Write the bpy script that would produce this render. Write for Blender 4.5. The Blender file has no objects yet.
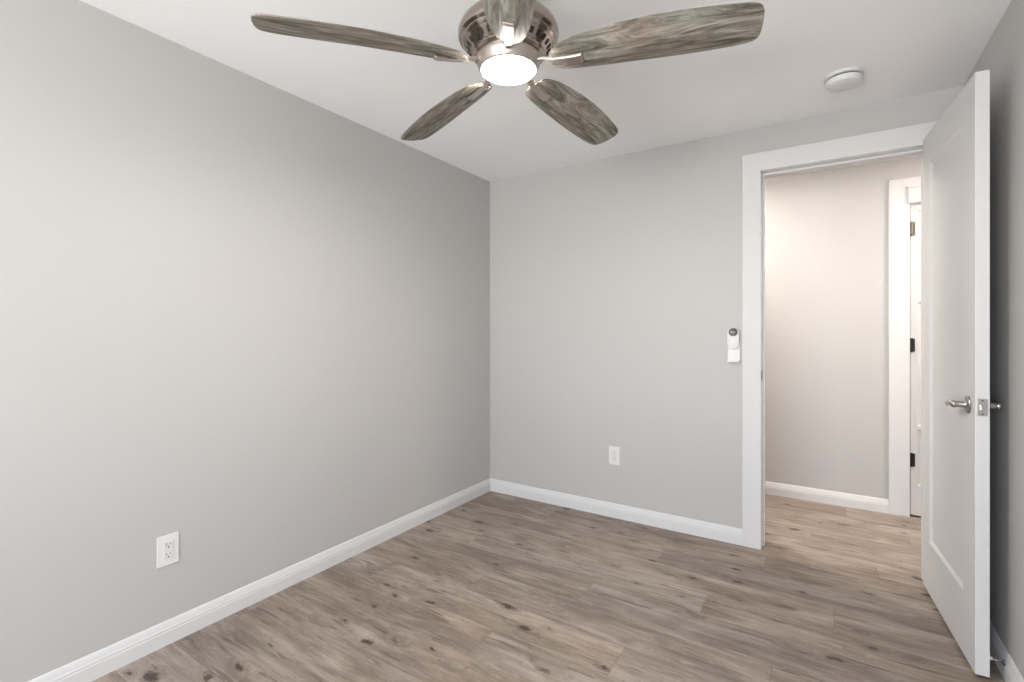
import bpy, bmesh, math
from mathutils import Vector, Matrix
PI = math.pi
sc = bpy.context.scene
COL = sc.collection

# ------------------------------------------------------------------ camera
cam_data = bpy.data.cameras.new('camera')
cam = bpy.data.objects.new('camera', cam_data)
COL.objects.link(cam)
CAMZ = 1.175
cam.location = (0, 0, CAMZ)
cam.rotation_euler = (math.radians(90), 0, math.radians(32.8))
cam_data.sensor_width = 36
cam_data.lens = 487 / 1024 * 36
cam_data.shift_y = -(341 - 330.5) / 1024
cam_data.clip_start = 0.02
sc.camera = cam

# ------------------------------------------------------------------ view
sc.view_settings.view_transform = 'Standard'
sc.view_settings.look = 'None'
sc.view_settings.gamma = 1
sc.view_settings.use_curve_mapping = False
sc.view_settings.exposure = 1.1

# ------------------------------------------------------------------ world: pale overcast sky over ground made brighter to light the ceiling
w = bpy.data.worlds.new('sky'); sc.world = w; w.use_nodes = True
nt = w.node_tree; nt.nodes.clear()
tc = nt.nodes.new('ShaderNodeTexCoord'); sx = nt.nodes.new('ShaderNodeSeparateXYZ')
cr = nt.nodes.new('ShaderNodeValToRGB'); bg = nt.nodes.new('ShaderNodeBackground')
wo = nt.nodes.new('ShaderNodeOutputWorld')
cr.color_ramp.elements[0].position = 0.0; cr.color_ramp.elements[0].color = (.97, .97, .96, 1)
cr.color_ramp.elements[1].position = 0.06; cr.color_ramp.elements[1].color = (.60, .64, .69, 1)
bg.inputs['Strength'].default_value = 11.0
nt.links.new(tc.outputs['Generated'], sx.inputs[0]); nt.links.new(sx.outputs['Z'], cr.inputs[0])
nt.links.new(cr.outputs[0], bg.inputs[0]); nt.links.new(bg.outputs[0], wo.inputs[0])

# ------------------------------------------------------------------ room dimensions (metres)
XL, XR = -2.080, 0.518        # left / right wall faces
YB, YR = 2.928, -2.00         # back / rear wall faces
H = 2.27
TW = 0.12                     # wall thickness
OX0, OX1, OZ = -0.292, 0.392, 2.030   # clear door opening
HY = 3.950                    # far hallway wall
WX0, WX1, WZ0, WZ1 = -1.48, 0.26, 0.50, 1.75    # window in the rear wall

# light portal at the window opening: guides the sky light in
pd = bpy.data.lights.new('window_portal', 'AREA'); pd.shape = 'RECTANGLE'
pd.size = WX1 - WX0; pd.size_y = WZ1 - WZ0; pd.cycles.is_portal = True
po = bpy.data.objects.new('window_portal', pd); COL.objects.link(po)
po.location = ((WX0 + WX1) / 2, YR - TW - .02, (WZ0 + WZ1) / 2)
po.rotation_euler = (math.radians(90), 0, 0)
FAN_LIGHT = 165.0
HALL_LIGHT = 80.0

# ================================================================== helpers
def put(bm, M=None):
    if M is not None: bmesh.ops.transform(bm, matrix=M, verts=bm.verts)
def obj(name, bm, mat, parent=None, smooth=False, bevel=0.0, seg=2, autos=None):
    bmesh.ops.remove_doubles(bm, verts=bm.verts, dist=1e-6)
    bmesh.ops.recalc_face_normals(bm, faces=bm.faces)
    me = bpy.data.meshes.new(name); bm.to_mesh(me); bm.free()
    o = bpy.data.objects.new(name, me); COL.objects.link(o)
    me.materials.append(mat)
    if smooth or autos:
        for p in me.polygons: p.use_smooth = True
    if autos:
        bm2 = bmesh.new(); bm2.from_mesh(me)
        for e in bm2.edges:
            if len(e.link_faces) == 2 and e.calc_face_angle(0) > math.radians(autos): e.smooth = False
        bm2.to_mesh(me); bm2.free()
    if bevel:
        m = o.modifiers.new('bevel', 'BEVEL'); m.width = bevel; m.segments = seg; m.limit_method = 'ANGLE'
        m.angle_limit = math.radians(40); m.harden_normals = False
    if parent: o.parent = parent
    return o
def box(bm, x0, x1, y0, y1, z0, z1, M=None):
    v = [bm.verts.new(p) for p in ((x0,y0,z0),(x1,y0,z0),(x1,y1,z0),(x0,y1,z0),(x0,y0,z1),(x1,y0,z1),(x1,y1,z1),(x0,y1,z1))]
    for f in ((0,3,2,1),(4,5,6,7),(0,1,5,4),(1,2,6,5),(2,3,7,6),(3,0,4,7)): bm.faces.new([v[i] for i in f])
    if M is not None:
        for q in v: q.co = M @ q.co
    return v
def lathe(bm, prof, n=48, M=None):
    """profile of (r, z); rings about z"""
    rings = []
    for r, z in prof:
        if r < 1e-6: rings.append([bm.verts.new((0, 0, z))])
        else: rings.append([bm.verts.new((r*math.cos(2*PI*i/n), r*math.sin(2*PI*i/n), z)) for i in range(n)])
    for a, b in zip(rings[:-1], rings[1:]):
        for i in range(n):
            j = (i+1) % n
            if len(a) == 1 and len(b) == 1: continue
            if len(a) == 1: bm.faces.new((a[0], b[i], b[j]))
            elif len(b) == 1: bm.faces.new((a[i], a[j], b[0]))
            else: bm.faces.new((a[i], a[j], b[j], b[i]))
    if M is not None:
        for r_ in rings:
            for q in r_: q.co = M @ q.co
def prism(bm, pts, depth, M=None):
    """pts in xy, extruded along z by depth"""
    lo = [bm.verts.new((x, y, 0)) for x, y in pts]; hi = [bm.verts.new((x, y, depth)) for x, y in pts]
    bm.faces.new(lo[::-1]); bm.faces.new(hi)
    n = len(pts)
    for i in range(n): bm.faces.new((lo[i], lo[(i+1) % n], hi[(i+1) % n], hi[i]))
    if M is not None:
        for q in lo + hi: q.co = M @ q.co
def tube(bm, path, radii, n=14, flat=1.0):
    """round-section sweep along path; flat squashes one axis; capped ends"""
    P = [Vector(p) for p in path]; rings = []
    up = Vector((0, 0, 1))
    for i, p in enumerate(P):
        t = (P[min(i+1, len(P)-1)] - P[max(i-1, 0)]).normalized()
        s = t.cross(up)
        s = s.normalized() if s.length > 1e-4 else Vector((1, 0, 0))
        u = s.cross(t).normalized(); r = radii[i] if isinstance(radii, (list, tuple)) else radii
        rings.append([bm.verts.new(p + s*r*flat*math.cos(2*PI*k/n) + u*r*math.sin(2*PI*k/n)) for k in range(n)])
    for a, b in zip(rings[:-1], rings[1:]):
        for k in range(n): bm.faces.new((a[k], a[(k+1) % n], b[(k+1) % n], b[k]))
    bm.faces.new(rings[0]); bm.faces.new(rings[-1][::-1])
def rrect(w, h, r, n=6):
    pts = []
    for cx, cy, a0 in ((w/2-r, h/2-r, 0), (-w/2+r, h/2-r, 90), (-w/2+r, -h/2+r, 180), (w/2-r, -h/2+r, 270)):
        for i in range(n+1):
            a = math.radians(a0 + 90*i/n); pts.append((cx + r*math.cos(a), cy + r*math.sin(a)))
    return pts
def sweep(bm, prof, p0, p1, nrm):
    """moulding: profile (out from wall, up z) along floor line p0-p1, nrm = direction out of wall"""
    p0, p1, nrm = Vector(p0), Vector(p1), Vector(nrm)
    A = [bm.verts.new(p0 + nrm*a + Vector((0, 0, b))) for a, b in prof]
    B = [bm.verts.new(p1 + nrm*a + Vector((0, 0, b))) for a, b in prof]
    n = len(prof)
    for i in range(n): bm.faces.new((A[i], A[(i+1) % n], B[(i+1) % n], B[i]))
    bm.faces.new(A[::-1]); bm.faces.new(B)
def thing(name, loc, label, cat, group=None, rot=(0, 0, 0)):
    o = bpy.data.objects.new(name, None); COL.objects.link(o); o.empty_display_size = .05
    o.location = loc; o.rotation_euler = rot; o['label'] = label; o['category'] = cat
    if group: o['group'] = group
    return o
def struct(o, label, cat):
    o['kind'] = 'structure'; o['label'] = label; o['category'] = cat
    return o

# ================================================================== materials
def mat(name, col, rough=.5, metal=0., bump=0., bscale=200., spec=.5, aniso=0.):
    m = bpy.data.materials.new(name); m.use_nodes = True; n = m.node_tree
    b = n.nodes['Principled BSDF']
    b.inputs['Base Color'].default_value = (*col, 1); b.inputs['Roughness'].default_value = rough
    b.inputs['Metallic'].default_value = metal; b.inputs['Specular IOR Level'].default_value = spec
    if aniso: b.inputs['Anisotropic'].default_value = aniso
    t = n.nodes.new('ShaderNodeTexCoord'); no = n.nodes.new('ShaderNodeTexNoise')
    no.inputs['Scale'].default_value = bscale; no.inputs['Detail'].default_value = 3
    n.links.new(t.outputs['Object'], no.inputs['Vector'])
    bp = n.nodes.new('ShaderNodeBump'); bp.inputs['Strength'].default_value = bump if bump else .01
    bp.inputs['Distance'].default_value = .002
    n.links.new(no.outputs['Fac'], bp.inputs['Height']); n.links.new(bp.outputs[0], b.inputs['Normal'])
    return m
M_wall = mat('greige wall paint', (.482, .476, .468), .5, bump=.12, bscale=260, spec=.35)
M_ceil = mat('ceiling paint', (.92, .925, .935), .8, bump=.15, bscale=120, spec=.2)
M_trim = mat('white trim paint', (.64, .64, .643), .5, spec=.3)
M_door = mat('white door paint', (.61, .61, .61), .45, bump=.03, bscale=300, spec=.35)
M_plastic = mat('white plastic', (.70, .70, .695), .4)
M_plastic_b = mat('ivory white plastic', (.67, .67, .665), .45)
M_slot = mat('dark slot', (.03, .03, .03), .6)
M_nickel = mat('brushed nickel', (.43, .41, .39), .28, 1., bump=.05, bscale=500)
M_nickel_fan = mat('satin nickel fan body', (.38, .33, .295), .17, 1.)
M_arm = mat('satin nickel bracket', (.50, .45, .41), .38, 1.)
M_detector = mat('aged white plastic', (.70, .71, .70), .5)
M_black = mat('black hinge metal', (.025, .022, .02), .4, .6)
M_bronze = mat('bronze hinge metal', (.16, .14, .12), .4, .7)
M_glasslens = mat('grey lens', (.09, .09, .095), .2)
M_dark = mat('dark vent interior', (.02, .018, .016), .7)
M_rubber = mat('white rubber', (.75, .75, .73), .7)

def emis(name, col, s, base=(.9, .9, .9)):
    m = mat(name, base, .4); b = m.node_tree.nodes['Principled BSDF']
    b.inputs['Emission Color'].default_value = (*col, 1); b.inputs['Emission Strength'].default_value = s
    return m
M_lens = emis('frosted lit lens', (1., .955, .92), FAN_LIGHT)
M_hall_lens = emis('frosted lit hallway lens', (1., .90, .82), HALL_LIGHT)

def floor_mat():
    m = bpy.data.materials.new('oak look plank flooring'); m.use_nodes = True
    n = m.node_tree; N = n.nodes; L = n.links; b = N['Principled BSDF']
    def math_(op, a, b_=None, c=None):
        q = N.new('ShaderNodeMath'); q.operation = op
        for i, v in enumerate((a, b_, c)):
            if v is None: continue
            if isinstance(v, (int, float)): q.inputs[i].default_value = v
            else: L.new(v, q.inputs[i])
        return q.outputs[0]
    g = N.new('ShaderNodeNewGeometry'); s = N.new('ShaderNodeSeparateXYZ'); L.new(g.outputs['Position'], s.inputs[0])
    X, Y = s.outputs['X'], s.outputs['Y']
    PW, PL = .18, 1.22
    ry = math_('DIVIDE', math_('SUBTRACT', Y, 1.93), PW)
    row = math_('FLOOR', ry); fy = math_('SUBTRACT', ry, row)
    off = math_('MULTIPLY_ADD', math_('ADD', row, 1), .468, -.157)
    cx = math_('DIVIDE', math_('SUBTRACT', X, off), PL)
    colm = math_('FLOOR', cx); fx = math_('SUBTRACT', cx, colm)
    cmb = N.new('ShaderNodeCombineXYZ'); L.new(row, cmb.inputs[0]); L.new(colm, cmb.inputs[1])
    wn = N.new('ShaderNodeTexWhiteNoise'); wn.noise_dimensions = '3D'; L.new(cmb.outputs[0], wn.inputs['Vector'])
    sc_ = N.new('ShaderNodeSeparateColor'); L.new(wn.outputs['Color'], sc_.inputs[0])
    # plank-local coordinate with a random shift per plank
    def vec(sx_, sy_, k):
        c = N.new('ShaderNodeCombineXYZ')
        L.new(math_('MULTIPLY', X, sx_), c.inputs[0]); L.new(math_('MULTIPLY', Y, sy_), c.inputs[1])
        L.new(math_('MULTIPLY', wn.outputs['Value'], k), c.inputs[2]); return c.outputs[0]
    # knots
    vo = N.new('ShaderNodeTexVoronoi'); vo.inputs['Scale'].default_value = 1; vo.inputs['Randomness'].default_value = 1
    warp = N.new('ShaderNodeTexNoise'); warp.inputs['Scale'].default_value = 9; warp.inputs['Detail'].default_value = 4
    L.new(vec(1, 1, 7.), warp.inputs['Vector'])
    warp2 = N.new('ShaderNodeTexNoise'); warp2.inputs['Scale'].default_value = 55; warp2.inputs['Detail'].default_value = 3
    L.new(vec(1, 1.6, 5.), warp2.inputs['Vector'])
    va0 = N.new('ShaderNodeVectorMath'); va0.operation = 'MULTIPLY_ADD'
    L.new(warp2.outputs['Color'], va0.inputs[0]); va0.inputs[1].default_value = (.30, .26, 0)
    va = N.new('ShaderNodeVectorMath'); va.operation = 'MULTIPLY_ADD'
    L.new(warp.outputs['Color'], va.inputs[0]); va.inputs[1].default_value = (.45, .45, 0); L.new(vec(5.6, 12., 3.), va.inputs[2])
    L.new(va.outputs[0], va0.inputs[2]); L.new(va0.outputs[0], vo.inputs['Vector'])
    kd = vo.outputs['Distance']
    keep = N.new('ShaderNodeSeparateColor'); L.new(vo.outputs['Color'], keep.inputs[0])
    kk = math_('GREATER_THAN', keep.outputs[0], .15)
    kd = math_('MULTIPLY', kd, math_('MULTIPLY_ADD', keep.outputs[1], 1.6, .82))
    def ramp(inp, stops, interp='LINEAR'):
        r = N.new('ShaderNodeValToRGB'); r.color_ramp.interpolation = interp
        e = r.color_ramp.elements
        while len(e) < len(stops): e.new(.5)
        for i, (p, c) in enumerate(stops):
            e[i].position = p; e[i].color = (c, c, c, 1) if isinstance(c, (int, float)) else (*c, 1)
        L.new(inp, r.inputs[0]); return r.outputs[0]
    knot_core = math_('MULTIPLY', ramp(kd, ((.0, 1.), (.13, .9), (.22, 0.))), kk)
    knot_halo = math_('MULTIPLY', ramp(kd, ((.05, 1.), (.55, 0.))), kk)
    # grain pushed aside around knots
    gn = N.new('ShaderNodeTexNoise'); gn.inputs['Scale'].default_value = 1; gn.inputs['Detail'].default_value = 8; gn.inputs['Roughness'].default_value = .68; gn.inputs['Distortion'].default_value = .6
    gv = N.new('ShaderNodeVectorMath'); gv.operation = 'ADD'; L.new(vec(3.6, 44., 40.), gv.inputs[0])
    gc = N.new('ShaderNodeCombineXYZ'); L.new(math_('MULTIPLY', knot_halo, 3.0), gc.inputs[1]); L.new(gc.outputs[0], gv.inputs[1])
    L.new(gv.outputs[0], gn.inputs['Vector'])
    big = N.new('ShaderNodeTexNoise'); big.inputs['Scale'].default_value = 1; big.inputs['Detail'].default_value = 3; big.inputs['Distortion'].default_value = .8
    L.new(vec(2.0, 9.0, 20.), big.inputs['Vector'])
    fine = N.new('ShaderNodeTexNoise'); fine.inputs['Scale'].default_value = 1; fine.inputs['Detail'].default_value = 5
    L.new(vec(14., 240., 11.), fine.inputs['Vector'])
    streak = ramp(big.outputs['Fac'], ((.36, 0.), (.66, 1.)))
    # thin dark cracks
    ck = N.new('ShaderNodeTexNoise'); ck.inputs['Scale'].default_value = 1; ck.inputs['Detail'].default_value = 2
    L.new(vec(5., 55., 90.), ck.inputs['Vector'])
    crack = ramp(ck.outputs['Fac'], ((.64, 0.), (.69, 1.)))
    # short dark smudges and flecks lying along the grain
    sm = N.new('ShaderNodeTexNoise'); sm.inputs['Scale'].default_value = 1; sm.inputs['Detail'].default_value = 6; sm.inputs['Roughness'].default_value = .7; sm.inputs['Distortion'].default_value = .9
    L.new(vec(9., 26., 60.), sm.inputs['Vector'])
    smudge = ramp(sm.outputs['Fac'], ((.56, 0.), (.70, 1.)))
    pale = ramp(sm.outputs['Fac'], ((.30, 1.), (.42, 0.)))
    v = math_('MULTIPLY_ADD', ramp(gn.outputs['Fac'], ((.30, 0.), (.68, 1.))), .50, math_('MULTIPLY', streak, .34))
    v = math_('MULTIPLY_ADD', fine.outputs['Fac'], .16, v)
    v = math_('ADD', v, math_('MULTIPLY_ADD', wn.outputs['Value'], .14, -.07))
    base = ramp(v, ((.05, (.112, .089, .072)), (.45, (.240, .196, .162)), (.90, (.40, .345, .296))))
    # slight warm / grey difference between planks
    tint = N.new('ShaderNodeMixRGB'); tint.blend_type = 'MULTIPLY'; tint.inputs[0].default_value = 1
    L.new(base, tint.inputs[1]); L.new(ramp(sc_.outputs[1], ((0., (.98, .99, 1.01)), (1., (1.03, 1.0, .97)))), tint.inputs[2])
    def darker(src, fac, col):
        q = N.new('ShaderNodeMixRGB'); L.new(fac, q.inputs[0]); L.new(src, q.inputs[1]); q.inputs[2].default_value = (*col, 1); return q.outputs[0]
    c = darker(tint.outputs[0], math_('MULTIPLY', knot_halo, .5), (.125, .094, .074))
    c = darker(c, math_('MULTIPLY', smudge, .42), (.115, .092, .076))
    c = darker(c, math_('MULTIPLY', pale, .35), (.45, .39, .335))
    c = darker(c, math_('MULTIPLY', crack, .62), (.085, .064, .052))
    c = darker(c, math_('MULTIPLY', knot_core, .95), (.045, .034, .028))
    ex = math_('MULTIPLY', math_('MINIMUM', fx, math_('SUBTRACT', 1., fx)), PL)
    ey = math_('MULTIPLY', math_('MINIMUM', fy, math_('SUBTRACT', 1., fy)), PW)
    edge = math_('LESS_THAN', math_('MINIMUM', ex, ey), .0011)
    c = darker(c, math_('MULTIPLY', edge, .38), (.07, .055, .045))
    L.new(c, b.inputs['Base Color'])
    L.new(math_('MULTIPLY_ADD', gn.outputs['Fac'], .18, .36), b.inputs['Roughness'])
    b.inputs['Specular IOR Level'].default_value = .35
    bp = N.new('ShaderNodeBump'); bp.inputs['Strength'].default_value = .25; bp.inputs['Distance'].default_value = .001
    L.new(math_('SUBTRACT', math_('SUBTRACT', gn.outputs['Fac'], edge), math_('MULTIPLY', knot_core, .5)), bp.inputs['Height'])
    L.new(bp.outputs[0], b.inputs['Normal'])
    return m
M_floor = floor_mat()

def blade_mat():
    m = bpy.data.materials.new('weathered grey wood blade'); m.use_nodes = True
    n = m.node_tree; N = n.nodes; L = n.links; b = N['Principled BSDF']
    t = N.new('ShaderNodeTexCoord'); mp = N.new('ShaderNodeMapping'); mp.inputs['Scale'].default_value = (5, 34, 20)
    L.new(t.outputs['Object'], mp.inputs[0])
    a = N.new('ShaderNodeTexNoise'); a.inputs['Scale'].default_value = 1; a.inputs['Detail'].default_value = 8; a.inputs['Distortion'].default_value = 1.2; a.inputs['Roughness'].default_value = .65
    L.new(mp.outputs[0], a.inputs['Vector'])
    r = N.new('ShaderNodeValToRGB'); e = r.color_ramp.elements
    e[0].position = .34; e[0].color = (.055, .052, .045, 1); e[1].position = .70; e[1].color = (.50, .485, .45, 1)
    q = e.new(.5); q.color = (.205, .20, .178, 1)
    L.new(a.outputs['Fac'], r.inputs[0])
    p = N.new('ShaderNodeTexNoise'); p.inputs['Scale'].default_value = 6; p.inputs['Detail'].default_value = 4
    L.new(t.outputs['Object'], p.inputs['Vector'])
    r2 = N.new('ShaderNodeValToRGB'); e = r2.color_ramp.elements
    e[0].position = .35; e[0].color = (1.0, .86, .79, 1); e[1].position = .65; e[1].color = (.96, .955, .90, 1)
    L.new(p.outputs['Fac'], r2.inputs[0])
    mx = N.new('ShaderNodeMixRGB'); mx.blend_type = 'MULTIPLY'; mx.inputs[0].default_value = 1
    L.new(r.outputs[0], mx.inputs[1]); L.new(r2.outputs[0], mx.inputs[2]); L.new(mx.outputs[0], b.inputs['Base Color'])
    b.inputs['Roughness'].default_value = .5; b.inputs['Specular IOR Level'].default_value = .25
    bp = N.new('ShaderNodeBump'); bp.inputs['Strength'].default_value = .15; bp.inputs['Distance'].default_value = .001
    L.new(a.outputs['Fac'], bp.inputs['Height']); L.new(bp.outputs[0], b.inputs['Normal'])
    return m
M_blade = blade_mat()

# ================================================================== room shell
HX0, HX1 = -2.6, 1.9          # hallway extent
bm = bmesh.new(); box(bm, HX0-TW, HX1+TW, YR-TW, HY+TW, -.06, 0)
struct(obj('floor', bm, M_floor), 'grey brown wood plank floor with dark knots', 'floor')
bm = bmesh.new(); box(bm, HX0-TW, HX1+TW, YR-TW, HY+TW, H, H+.08)
struct(obj('ceiling', bm, M_ceil), 'smooth pale ceiling above the ceiling fan', 'ceiling')
bm = bmesh.new(); box(bm, XL-TW, XL, YR-TW, YB, 0, H)
struct(obj('wall_left', bm, M_wall), 'long bare light grey wall on the left', 'wall')
bm = bmesh.new(); box(bm, XR, XR+TW, YR-TW, YB, 0, H)
struct(obj('wall_right', bm, M_wall), 'grey wall in shade behind the open door', 'wall')
JT = .02                      # jamb thickness
bm = bmesh.new()
box(bm, HX0, OX0-JT, YB, YB+TW, 0, H); box(bm, OX1+JT, HX1, YB, YB+TW, 0, H); box(bm, OX0-JT, OX1+JT, YB, YB+TW, OZ+JT, H)
struct(obj('wall_back', bm, M_wall), 'light grey back wall with the doorway in it', 'wall')
bm = bmesh.new()
box(bm, XL, WX0, YR-TW, YR, 0, H); box(bm, WX1, XR, YR-TW, YR, 0, H)
box(bm, WX0, WX1, YR-TW, YR, 0, WZ0); box(bm, WX0, WX1, YR-TW, YR, WZ1, H)
struct(obj('wall_rear', bm, M_wall), 'grey wall with the window, behind the viewer', 'wall')
# hallway
HD0, HD1, HDZ = .445, 1.165, 2.03      # hallway door opening
bm = bmesh.new()
box(bm, HX0, HD0, HY, HY+TW, 0, H); box(bm, HD1, HX1, HY, HY+TW, 0, H); box(bm, HD0, HD1, HY, HY+TW, HDZ, H)
struct(obj('wall_hall', bm, M_wall), 'pale hallway wall seen through the doorway', 'wall')
bm = bmesh.new(); box(bm, HX0-TW, HX0, YB, HY+TW, 0, H)
struct(obj('wall_hall_left', bm, M_wall), 'left end wall of the hallway', 'wall')
bm = bmesh.new(); box(bm, HX1, HX1+TW, YB, HY+TW, 0, H)
struct(obj('wall_hall_right', bm, M_wall), 'right end wall of the hallway', 'wall')

bm = bmesh.new(); box(bm, HD0, HD1, HY+.06, HY+TW, 0, HDZ)  # unseen filler added so sky light does not leak under the hallway door
struct(obj('wall_hall_light_block', bm, M_wall), 'added panel behind the closed hallway door, blocking sky light', 'wall')
# baseboards with a stepped, eased top
BP = [(0, 0), (.014, 0), (.014, .050), (.0125, .053), (.0125, .060), (.0105, .064), (.0085, .072), (.006, .080), (.003, .086), (0, .087)]
def baseboard(name, segs, label):
    bm = bmesh.new()
    for p0, p1, nr in segs: sweep(bm, BP, p0, p1, nr)
    return struct(obj(name, bm, M_trim), label, 'baseboard')
CW = .090
baseboard('baseboard_left', [((XL, YR, 0), (XL, YB, 0), (1, 0, 0))], 'white baseboard along the long left wall')
baseboard('baseboard_back', [((XL, YB, 0), (OX0-.001-CW, YB, 0), (0, -1, 0))], 'white baseboard between room corner and doorway')
baseboard('baseboard_right', [((XR, YR, 0), (XR, YB, 0), (-1, 0, 0))], 'white baseboard behind the open door')
baseboard('baseboard_rear', [((XL, YR, 0), (XR, YR, 0), (0, 1, 0))], 'white baseboard under the window')
HCW = .105
baseboard('baseboard_hall', [((HX0, HY, 0), (HD0-HCW, HY, 0), (0, -1, 0)), ((HD1+HCW, HY, 0), (HX1, HY, 0), (0, -1, 0))], 'white baseboard on the far hallway wall')

# doorway frame: flat casing, jamb and stop
def casing(bm, x0, x1, z, cw, ch, y, d, rx=None):
    """flat boards round an opening on the wall face y, standing out by d"""
    y0, y1 = sorted((y, y+d))
    xr = rx if rx is not None else x1+cw
    box(bm, x0-cw, x0, y0, y1, 0, z); box(bm, x1, xr, y0, y1, 0, z)
    box(bm, x0-cw, xr, y0, y1, z, z+ch)
bm = bmesh.new(); R = .001
casing(bm, OX0-R, OX1+R, OZ+R, CW, .098, YB, -.016)
t1 = struct(obj('trim_1', bm, M_trim, bevel=.0015), 'wide flat white casing framing the open doorway', 'door frame')
bm = bmesh.new()
box(bm, OX0-JT, OX0, YB-.001, YB+TW+.001, 0, OZ); box(bm, OX1, OX1+JT, YB-.001, YB+TW+.001, 0, OZ)
box(bm, OX0-JT, OX1+JT, YB-.001, YB+TW+.001, OZ, OZ+JT)
obj('jamb', bm, M_trim, t1)
bm = bmesh.new(); sy0, sy1 = YB+.045, YB+.08
box(bm, OX0, OX0+.010, sy0, sy1, 0, OZ); box(bm, OX1-.010, OX1, sy0, sy1, 0, OZ); box(bm, OX0+.010, OX1-.010, sy0, sy1, OZ-.010, OZ)
obj('stop_strip', bm, M_trim, t1)
bm = bmesh.new()
box(bm, OX0-.0005, OX0+.0015, YB+.004, YB+.034, .903, .962)
box(bm, OX0-.002, OX0+.0015, YB-.0015, YB+.006, .912, .953)
sp = obj('strike_plate', bm, M_bronze, t1); sp['label'] = 'dark metal strike plate'
bm = bmesh.new(); casing(bm, OX0-R, OX1+R, OZ+R, CW, .098, YB+TW, .016)
struct(obj('trim_2', bm, M_trim, bevel=.0015), 'casing on the hallway side of the doorway', 'door frame')

# ------------------------------------------------------------------ shaker slab builder (local: x from hinge, y thickness, z up)
def slab(bm, L, T, z0, z1, panels, rec=.009, sl=.012):
    """solid door leaf with recessed flat panels on both faces and sloped sticking"""
    xs = sorted({0, L} | {p[0] for p in panels} | {p[1] for p in panels})
    zs = sorted({z0, z1} | {p[2] for p in panels} | {p[3] for p in panels})
    for side in (0, 1):
        yf = 0 if side == 0 else T; yi = rec if side == 0 else T-rec
        for i in range(len(xs)-1):
            for j in range(len(zs)-1):
                cxm, czm = (xs[i]+xs[i+1])/2, (zs[j]+zs[j+1])/2
                if any(p[0] < cxm < p[1] and p[2] < czm < p[3] for p in panels): continue
                bm.faces.new([bm.verts.new(q) for q in ((xs[i], yf, zs[j]), (xs[i+1], yf, zs[j]), (xs[i+1], yf, zs[j+1]), (xs[i], yf, zs[j+1]))])
        for a, b_, c, d in panels:
            o_ = [(a, yf, c), (b_, yf, c), (b_, yf, d), (a, yf, d)]
            n_ = [(a+sl, yi, c+sl), (b_-sl, yi, c+sl), (b_-sl, yi, d-sl), (a+sl, yi, d-sl)]
            for k in range(4): bm.faces.new([bm.verts.new(q) for q in (o_[k], o_[(k+1) % 4], n_[(k+1) % 4], n_[k])])
            bm.faces.new([bm.verts.new(q) for q in n_])
    for i in range(len(xs)-1):
        for z in (z0, z1): bm.faces.new([bm.verts.new(q) for q in ((xs[i], 0, z), (xs[i+1], 0, z), (xs[i+1], T, z), (xs[i], T, z))])
    for j in range(len(zs)-1):
        for x in (0, L): bm.faces.new([bm.verts.new(q) for q in ((x, 0, zs[j]), (x, T, zs[j]), (x, T, zs[j+1]), (x, 0, zs[j+1]))])

# open bedroom door
A, B = Vector((.3757, 2.905, 0)), Vector((.4246, 2.2355, 0))
DL = (B-A).length; DT = .0375
d1 = bpy.data.objects.new('door_1', None); COL.objects.link(d1)
d1.location = A; d1.rotation_euler = (0, 0, math.atan2(B.y-A.y, B.x-A.x))
struct(d1, 'open white door with one tall recessed panel', 'door')
bm = bmesh.new(); slab(bm, DL, DT, .012, 2.050, [(.105, .553, .24, 1.92)])
obj('leaf', bm, M_door, d1, bevel=.001)
LX, LZ = .607, .916
def lever(side):
    """side -1: room face (local -y), +1: wall face"""
    y0 = 0 if side < 0 else DT
    Rm = Matrix.Translation((LX, y0, LZ)) @ Matrix.Rotation(-side*PI/2, 4, 'X')
    bm = bmesh.new(); e = 1 if side < 0 else .97
    lathe(bm, [(0, 0), (.031, 0), (.032, .003), (.030, .006), (.022, .009), (.013, .010), (.0115, .016), (.0115, .034*e), (.0, .034*e)], 36, Rm)
    rose = obj('lever_handle', bm, M_nickel, d1, autos=30)
    bm = bmesh.new(); o = side*.040*e
    P = [(LX+.013, y0+o, LZ), (LX+.006, y0+o, LZ), (LX-.02, y0+o, LZ), (LX-.055, y0+o, LZ), (LX-.078, y0+o*.97, LZ-.003), (LX-.096, y0+o*.90, LZ-.010), (LX-.110, y0+o*.78, LZ-.016)]
    tube(bm, P, [.009, .0125, .0122, .0112, .0092, .0072, .0055], 16, .80)
    obj('lever', bm, M_nickel, rose, smooth=True)
lever(-1); lever(1)
bm = bmesh.new(); prism(bm, rrect(.026, .058, .003), .0016, Matrix.Translation((DL, DT/2, LZ)) @ Matrix.Rotation(PI/2, 4, 'Y') @ Matrix.Rotation(PI/2, 4, 'Z'))
lp = obj('latch_plate', bm, M_nickel, d1, bevel=.0004); lp['label'] = 'satin nickel latch plate on the door edge'
bm = bmesh.new()
prism(bm, [(-.009, -.006), (.009, -.006), (.009, .006), (-.004, .006), (-.009, .003)], .009, Matrix.Translation((DL+.0012, DT/2, LZ)) @ Matrix.Rotation(PI/2, 4, 'Y'))
obj('latch_bolt', bm, M_nickel, lp, bevel=.0008)
bm = bmesh.new()
for z in (-.023, .023): lathe(bm, [(0, 0), (.0032, 0), (.0028, .001), (0, .0012)], 14, Matrix.Translation((DL+.0015, DT/2, LZ+z)) @ Matrix.Rotation(PI/2, 4, 'Y'))
obj('screw', bm, M_bronze, lp)
for z in (.22, 1.03, 1.84):
    bm = bmesh.new()
    lathe(bm, [(0, 0), (.006, 0), (.006, .09), (0, .09)], 14, Matrix.Translation((-.007, DT+.003, z-.045)))
    obj('hinge', bm, M_black, d1, autos=30)

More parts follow.
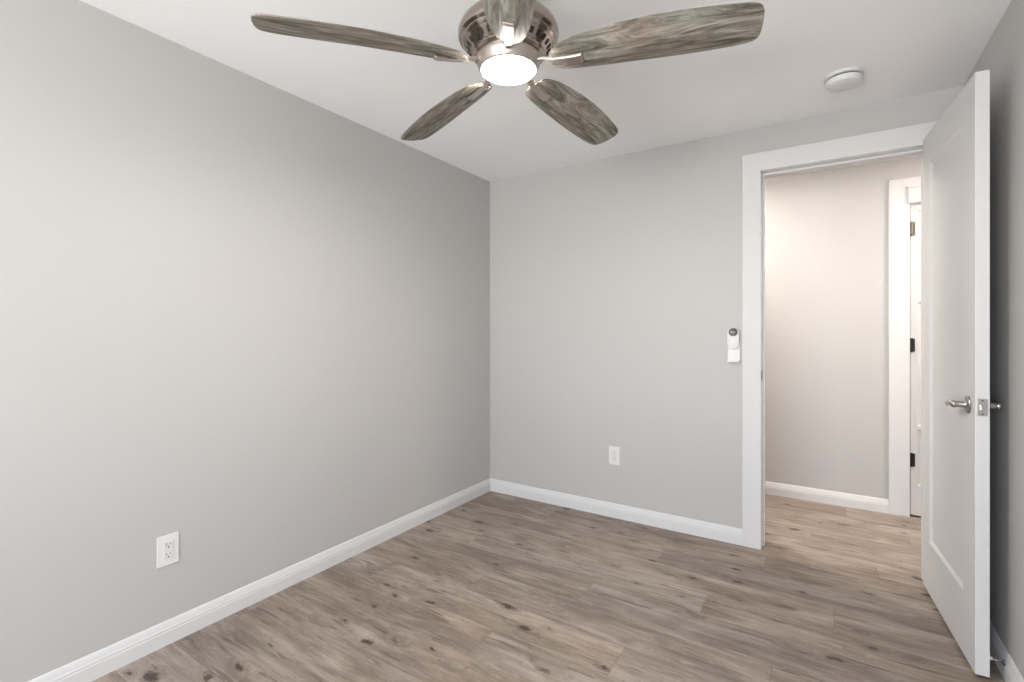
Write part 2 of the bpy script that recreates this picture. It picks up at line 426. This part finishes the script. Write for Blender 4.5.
# hallway door, closed, hung in a flat casing
bm = bmesh.new(); casing(bm, HD0+.0, HD1, HDZ+.0, HCW, .108, HY, -.016)
t3 = struct(obj('trim_3', bm, M_trim, bevel=.0015), 'white casing round the hallway door', 'door frame')
d2 = bpy.data.objects.new('door_2', None); COL.objects.link(d2); d2.location = (HD0+.004, HY+.002, 0)
struct(d2, 'closed white hallway door with dark hinges, seen past the open door', 'door')
bm = bmesh.new(); slab(bm, HD1-HD0-.008, .036, .012, HDZ-.004, [(.035, .62, .20, .555), (.035, .62, .575, 1.355), (.035, .62, 1.55, 1.93)], rec=.012)
obj('leaf', bm, M_door, d2, bevel=.001)
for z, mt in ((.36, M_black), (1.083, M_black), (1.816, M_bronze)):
    bm = bmesh.new()
    lathe(bm, [(0, -.004), (.004, -.003), (.008, 0), (.008, .082), (.004, .085), (0, .086)], 18, Matrix.Translation((.006, -.012, z-.041)))
    box(bm, -.006, .022, -.006, 0.0, z-.041, z+.041)
    hh = obj('hinge', bm, mt, d2, autos=30); hh['label'] = 'dark metal hinge' if mt is M_black else 'greyish metal hinge'
bm = bmesh.new()
box(bm, HD0-.008, HD1+.008, HY-.028, HY-.016, 1.976, 2.072); box(bm, HD0-.016, HD1+.016, HY-.034, HY-.016, 2.072, 2.086)
obj('head_moulding', bm, M_trim, t3, bevel=.001)

# window in the rear wall (behind the viewer)
bm = bmesh.new(); F = .045
ya, yb = YR-.09, YR-.05
box(bm, WX0, WX0+F, ya, yb, WZ0, WZ1); box(bm, WX1-F, WX1, ya, yb, WZ0, WZ1)
box(bm, WX0+F, WX1-F, ya, yb, WZ0, WZ0+F); box(bm, WX0+F, WX1-F, ya, yb, WZ1-F, WZ1)
zm = (WZ0+WZ1)/2; box(bm, WX0+F, WX1-F, ya, yb, zm-.018, zm+.018)
w1 = struct(obj('window_1', bm, M_trim), 'white framed window that lights the room', 'window')
bm = bmesh.new(); box(bm, WX0-.03, WX1+.03, YR, YR+.045, WZ0-.025, WZ0)
obj('window_sill', bm, M_trim, w1)

# ================================================================== outlets
def outlet(name, loc, rz, label):
    t = thing(name, loc, label, 'electrical outlet', 'wall outlets', (0, 0, rz))
    # local: plate in xz plane, facing -y
    RX = Matrix.Rotation(PI/2, 4, 'X')
    bm = bmesh.new(); prism(bm, rrect(.072, .114, .003), .005, RX)
    obj('cover_plate', bm, M_plastic, t, bevel=.0018, seg=3)
    bm = bmesh.new(); prism(bm, rrect(.034, .068, .002), .0018, Matrix.Translation((0, -.005, 0)) @ RX)
    rc = obj('receptacle', bm, M_plastic_b, t, bevel=.0005)
    for s in (-.0185, .0185):
        bm = bmesh.new()
        box(bm, -.0072, -.0052, -.0074, -.0068, s+.001, s+.009); box(bm, .0052, .0070, -.0074, -.0068, s+.002, s+.008)
        lathe(bm, [(0, 0), (.0026, 0), (.0026, .0006), (0, .0006)], 12, Matrix.Translation((0, -.0068, s-.006)) @ RX)
        obj('socket_slots', bm, M_slot, rc)
    return t
outlet('wall_outlet', (XL, .8376, .351), PI/2, 'white wall outlet low on the long left wall')
outlet('wall_outlet', (-1.119, YB, .388), 0, 'small white wall outlet low on the back wall')

# ================================================================== fan remote in a wall cradle
RXm = Matrix.Rotation(PI/2, 4, 'X')
def frustum(bm, w, h, r, w2, h2, r2, d, M):
    a = [bm.verts.new(M @ Vector((x, y, 0))) for x, y in rrect(w, h, r, 10)]
    b_ = [bm.verts.new(M @ Vector((x, y, d*.8))) for x, y in rrect(w, h, r, 10)]
    c = [bm.verts.new(M @ Vector((x, y, d))) for x, y in rrect(w2, h2, r2, 10)]
    n = len(a); bm.faces.new(a[::-1]); bm.faces.new(c)
    for p, q in ((a, b_), (b_, c)):
        for i in range(n): bm.faces.new((p[i], p[(i+1) % n], q[(i+1) % n], q[i]))
cr_ = thing('remote_cradle', (-.4265, YB, 1.001), 'white plastic wall cradle under the remote beside the doorway', 'remote holder')
bm = bmesh.new(); prism(bm, rrect(.062, .118, .004), .006, Matrix.Translation((0, 0, .060)) @ RXm)
obj('back_plate', bm, M_plastic, cr_, bevel=.0015)
bm = bmesh.new()
prism(bm, [(-.031, .002), (.031, .002), (.031, .058), (.020, .061), (-.020, .061), (-.031, .058)], .0015, Matrix.Translation((0, -.006, 0)) @ RXm)
box(bm, -.031, .031, -.030, -.006, .001, .010)
obj('pocket', bm, M_plastic, cr_, bevel=.0015)
rm = thing('fan_remote', (-.4285, YB-.0078, 1.073), 'white rounded fan remote with a dark round dial, hung beside the doorway', 'remote control')
bm = bmesh.new(); frustum(bm, .060, .118, .0295, .050, .108, .0245, .016, Matrix.Translation((0, 0, .059)) @ RXm)
obj('body', bm, M_plastic, rm, autos=50)
bm = bmesh.new(); lathe(bm, [(0, 0), (.0225, 0), (.0225, .002), (.019, .0035), (.016, .0025), (0, .0025)], 32, Matrix.Translation((.001, -.016, .093)) @ RXm)
dl = obj('dial', bm, M_glasslens, rm, autos=40); dl['label'] = 'dark grey round dial'
bm = bmesh.new(); lathe(bm, [(0, 0), (.008, 0), (.007, .0015), (0, .002)], 20, Matrix.Translation((.003, -.0185, .094)) @ RXm)
obj('button', bm, M_glasslens, dl)

# ================================================================== smoke detector
sd = thing('smoke_detector', (.064, 2.530, H), 'round white smoke detector on the ceiling near the doorway', 'smoke detector')
bm = bmesh.new(); lathe(bm, [(0, 0), (.070, 0), (.072, -.003), (.072, -.012), (.066, -.014), (0, -.014)], 56)
obj('mounting_base', bm, M_detector, sd, autos=35)
bm = bmesh.new(); lathe(bm, [(0, -.014), (.061, -.014), (.061, -.019), (.067, -.020), (.067, -.032), (.063, -.040), (.052, -.045), (.020, -.0465), (0, -.0465)], 56)
obj('cover', bm, M_detector, sd, autos=35)
bm = bmesh.new(); lathe(bm, [(.0605, -.0142), (.0625, -.0142), (.0625, -.0192), (.0605, -.0192)], 56)
obj('vent_gap', bm, M_slot, sd)
bm = bmesh.new(); lathe(bm, [(0, -.0465), (.009, -.0465), (.008, -.048), (0, -.0485)], 20, Matrix.Translation((-.015, .01, 0)))
obj('test_button', bm, M_plastic_b, sd, autos=35)

# ================================================================== door stop on the right baseboard
ds = thing('door_stop', (XR-.014, 2.268, .060), 'thin metal door stop on the baseboard behind the open door', 'door stop')
bm = bmesh.new(); lathe(bm, [(0, 0), (.010, 0), (.009, .003), (.005, .006), (0, .006)], 20, Matrix.Rotation(-PI/2, 4, 'Y'))
obj('base', bm, M_bronze, ds, autos=40)
bm = bmesh.new(); P = []
tube(bm, [(-.005, 0, 0), (-.018, 0, .002), (-.030, 0, .004)], .003, 10)
obj('rod', bm, M_nickel, ds, smooth=True)
bm = bmesh.new(); lathe(bm, [(0, 0), (.005, 0), (.0055, .004), (.004, .007), (0, .007)], 16, Matrix.Translation((-.030, 0, .004)) @ Matrix.Rotation(-PI/2, 4, 'Y'))
obj('tip', bm, M_rubber, ds, autos=40)

# ================================================================== ceiling fan
ZF = 1.970
fan = thing('ceiling_fan', (-.801, 1.2235, H), 'five blade ceiling fan with weathered grey wood blades and a lit round lamp', 'ceiling fan')
def z(v): return v - H
bm = bmesh.new()
lathe(bm, [(0, z(2.27)), (.068, z(2.27)), (.070, z(2.262)), (.066, z(2.235)), (.040, z(2.205)), (.020, z(2.200)), (.020, z(2.140)), (.050, z(2.132)), (.095, z(2.120)), (.125, z(2.102)), (.143, z(2.082)), (.1505, z(2.064)), (.1510, z(2.054)), (.1480, z(2.046)),
           (.1400, z(2.040)), (.1385, z(2.036)), (.132, z(2.030)), (0, z(2.030))], 72)
obj('motor_housing', bm, M_nickel_fan, fan, autos=32)
bm = bmesh.new()
lathe(bm, [(.132, z(2.032)), (.128, z(2.026)), (.112, z(2.008)), (.108, z(2.004)), (.1085, z(1.998)), (.104, z(1.994)), (.098, z(1.992)), (.0, z(1.992))], 72)
vr = obj('vent_ring', bm, M_nickel_fan, fan, autos=32)
NS = 30
for i in range(NS):
    bm = bmesh.new(); a = 2*PI*i/NS
    n_ = Vector((.018, 0, -.016)).normalized()
    # slot lies on the cone between r .112/.008 and .128/.026
    Mx = Matrix.Rotation(a, 4, 'Z') @ Matrix.Translation((.1205, 0, z(2.0172))) @ Matrix.Rotation(math.atan2(.018, -.016)+PI/2, 4, Vector((0, 1, 0))) if False else Matrix.Rotation(a, 4, 'Z') @ Matrix.Translation((.1205, 0, z(2.0172))) @ Matrix.Rotation(-math.atan2(.018, .016), 4, 'Y')
    prism(bm, rrect(.017, .0105, .002, 3), .0018, Mx @ Matrix.Translation((0, 0, -.0012)))
    obj('vent_slot', bm, M_dark, vr)
bm = bmesh.new()
lathe(bm, [(0, z(1.992)), (.0955, z(1.992)), (.0965, z(1.986)), (.094, z(1.972)), (.089, z(1.966)), (.0875, z(1.957)), (.0820, z(1.9545)), (.0800, z(1.957)), (0, z(1.962))], 72)
lk = obj('light_ring', bm, M_arm, fan, autos=32)
bm = bmesh.new()
lathe(bm, [(0, z(1.962)), (.0795, z(1.962)), (.0795, z(1.956)), (.077, z(1.951)), (.07, z(1.947)), (.04, z(1.9445)), (0, z(1.944))], 64)
ln = obj('light_lens', bm, M_lens, fan, smooth=True); ln['label'] = 'glowing white frosted lens'

PITCH = math.radians(13)
def blade_outline():
    """(u, vmin, vmax): radial stations, v toward counter-clockwise"""
    S = [(.130, -.014, .014), (.134, -.026, .026), (.142, -.036, .036), (.160, -.047, .046), (.20, -.058, .055), (.26, -.0665, .063), (.33, -.072, .068), (.41, -.0755, .071), (.49, -.0755, .071),
         (.56, -.0725, .068), (.62, -.068, .0635), (.655, -.0635, .059), (.672, -.058, .054), (.681, -.050, .047), (.686, -.038, .036), (.688, -.02, .02)]
    return S
def make_blade(az):
    b = bpy.data.objects.new('blade', None)
    S = blade_outline(); bm = bmesh.new(); K = 10; top, bot = [], []
    T = .0055
    for u, v0, v1 in S:
        rt, rb = [], []
        # flat middle band with two sides that slope up from it, fading toward the tip
        hb = min(.023, .55*v1)
        amp = .30*min(1, max(.25, (.78-u)/.40))
        cols = [v0 + (-hb-v0)*q/4 for q in range(4)] + [-hb + 2*hb*q/2 for q in range(2)] + [hb + (v1-hb)*q/4 for q in range(5)]
        for k in range(K+1):
            v = cols[k]
            zk = amp*max(0, abs(v)-hb) - .006
            zz = -math.tan(PITCH)*v
            ed = .0018 if k in (0, K) else T/2
            rb.append(bm.verts.new((u, v, zz + zk - ed))); rt.append(bm.verts.new((u, v, zz + zk*.6 + ed)))
        top.append(rt); bot.append(rb)
    for i in range(len(S)-1):
        for k in range(K):
            bm.faces.new((bot[i][k], bot[i][k+1], bot[i+1][k+1], bot[i+1][k])); bm.faces.new((top[i][k], top[i+1][k], top[i+1][k+1], top[i][k+1]))
        bm.faces.new((bot[i][0], bot[i+1][0], top[i+1][0], top[i][0])); bm.faces.new((bot[i][K], top[i][K], top[i+1][K], bot[i+1][K]))
    for i in (0, len(S)-1):
        for k in range(K): bm.faces.new((bot[i][k], top[i][k], top[i][k+1], bot[i][k+1]))
    return bm
blade0 = None
for i, az in enumerate((231, 159, 87, 15, 303)):
    if i == 0:
        blade0 = obj('blade', make_blade(0), M_blade, fan, autos=14)
        bm = bmesh.new()
        # flat tapering bracket: from the light ring out under the blade root
        def sec(u, hw, zc, th, tw=1.0): return [(u, v, zc + h_ - math.tan(PITCH)*v*tw) for v, h_ in ((-hw, -th), (hw, -th), (hw, th), (-hw, th))]
        secs = [sec(.088, .0085, .004, .005, 0), sec(.105, .009, .003, .005, .2), sec(.14, .0105, -.007, .0045, .8), sec(.18, .0125, -.0125, .004), sec(.218, .0150, -.0135, .0045), sec(.224, .0148, -.012, .003)]
        R_ = [[bm.verts.new(p) for p in s_] for s_ in secs]
        for a_, b_ in zip(R_[:-1], R_[1:]):
            for k in range(4): bm.faces.new((a_[k], a_[(k+1) % 4], b_[(k+1) % 4], b_[k]))
        bm.faces.new(R_[0]); bm.faces.new(R_[-1][::-1])
        arm0 = obj('blade_bracket', bm, M_arm, blade0, bevel=.002)
        o = blade0
    else:
        o = blade0.copy(); COL.objects.link(o); o.parent = fan
        a2 = arm0.copy(); COL.objects.link(a2); a2.parent = o
    o.location = (0, 0, z(ZF)); o.rotation_euler = (0, 0, math.radians(az))

# ================================================================== hallway ceiling lights (hidden by the door head, they light the hall)
for hx, lab in ((-.85, 'round flush ceiling light in the hallway, left of the doorway'), (1.20, 'round flush ceiling light in the hallway, right of the doorway')):
    hl = thing('hallway_light', (hx, 3.40, H), lab, 'ceiling light', 'hallway ceiling lights')
    bm = bmesh.new(); lathe(bm, [(0, 0), (.150, 0), (.152, -.006), (.146, -.024), (.138, -.026), (.138, -.012), (0, -.012)], 48)
    obj('rim', bm, M_nickel, hl, autos=35)
    bm = bmesh.new(); lathe(bm, [(.136, -.014), (.136, -.022), (.12, -.034), (.07, -.042), (0, -.044)], 48)
    obj('light_lens', bm, M_hall_lens, hl, smooth=True)
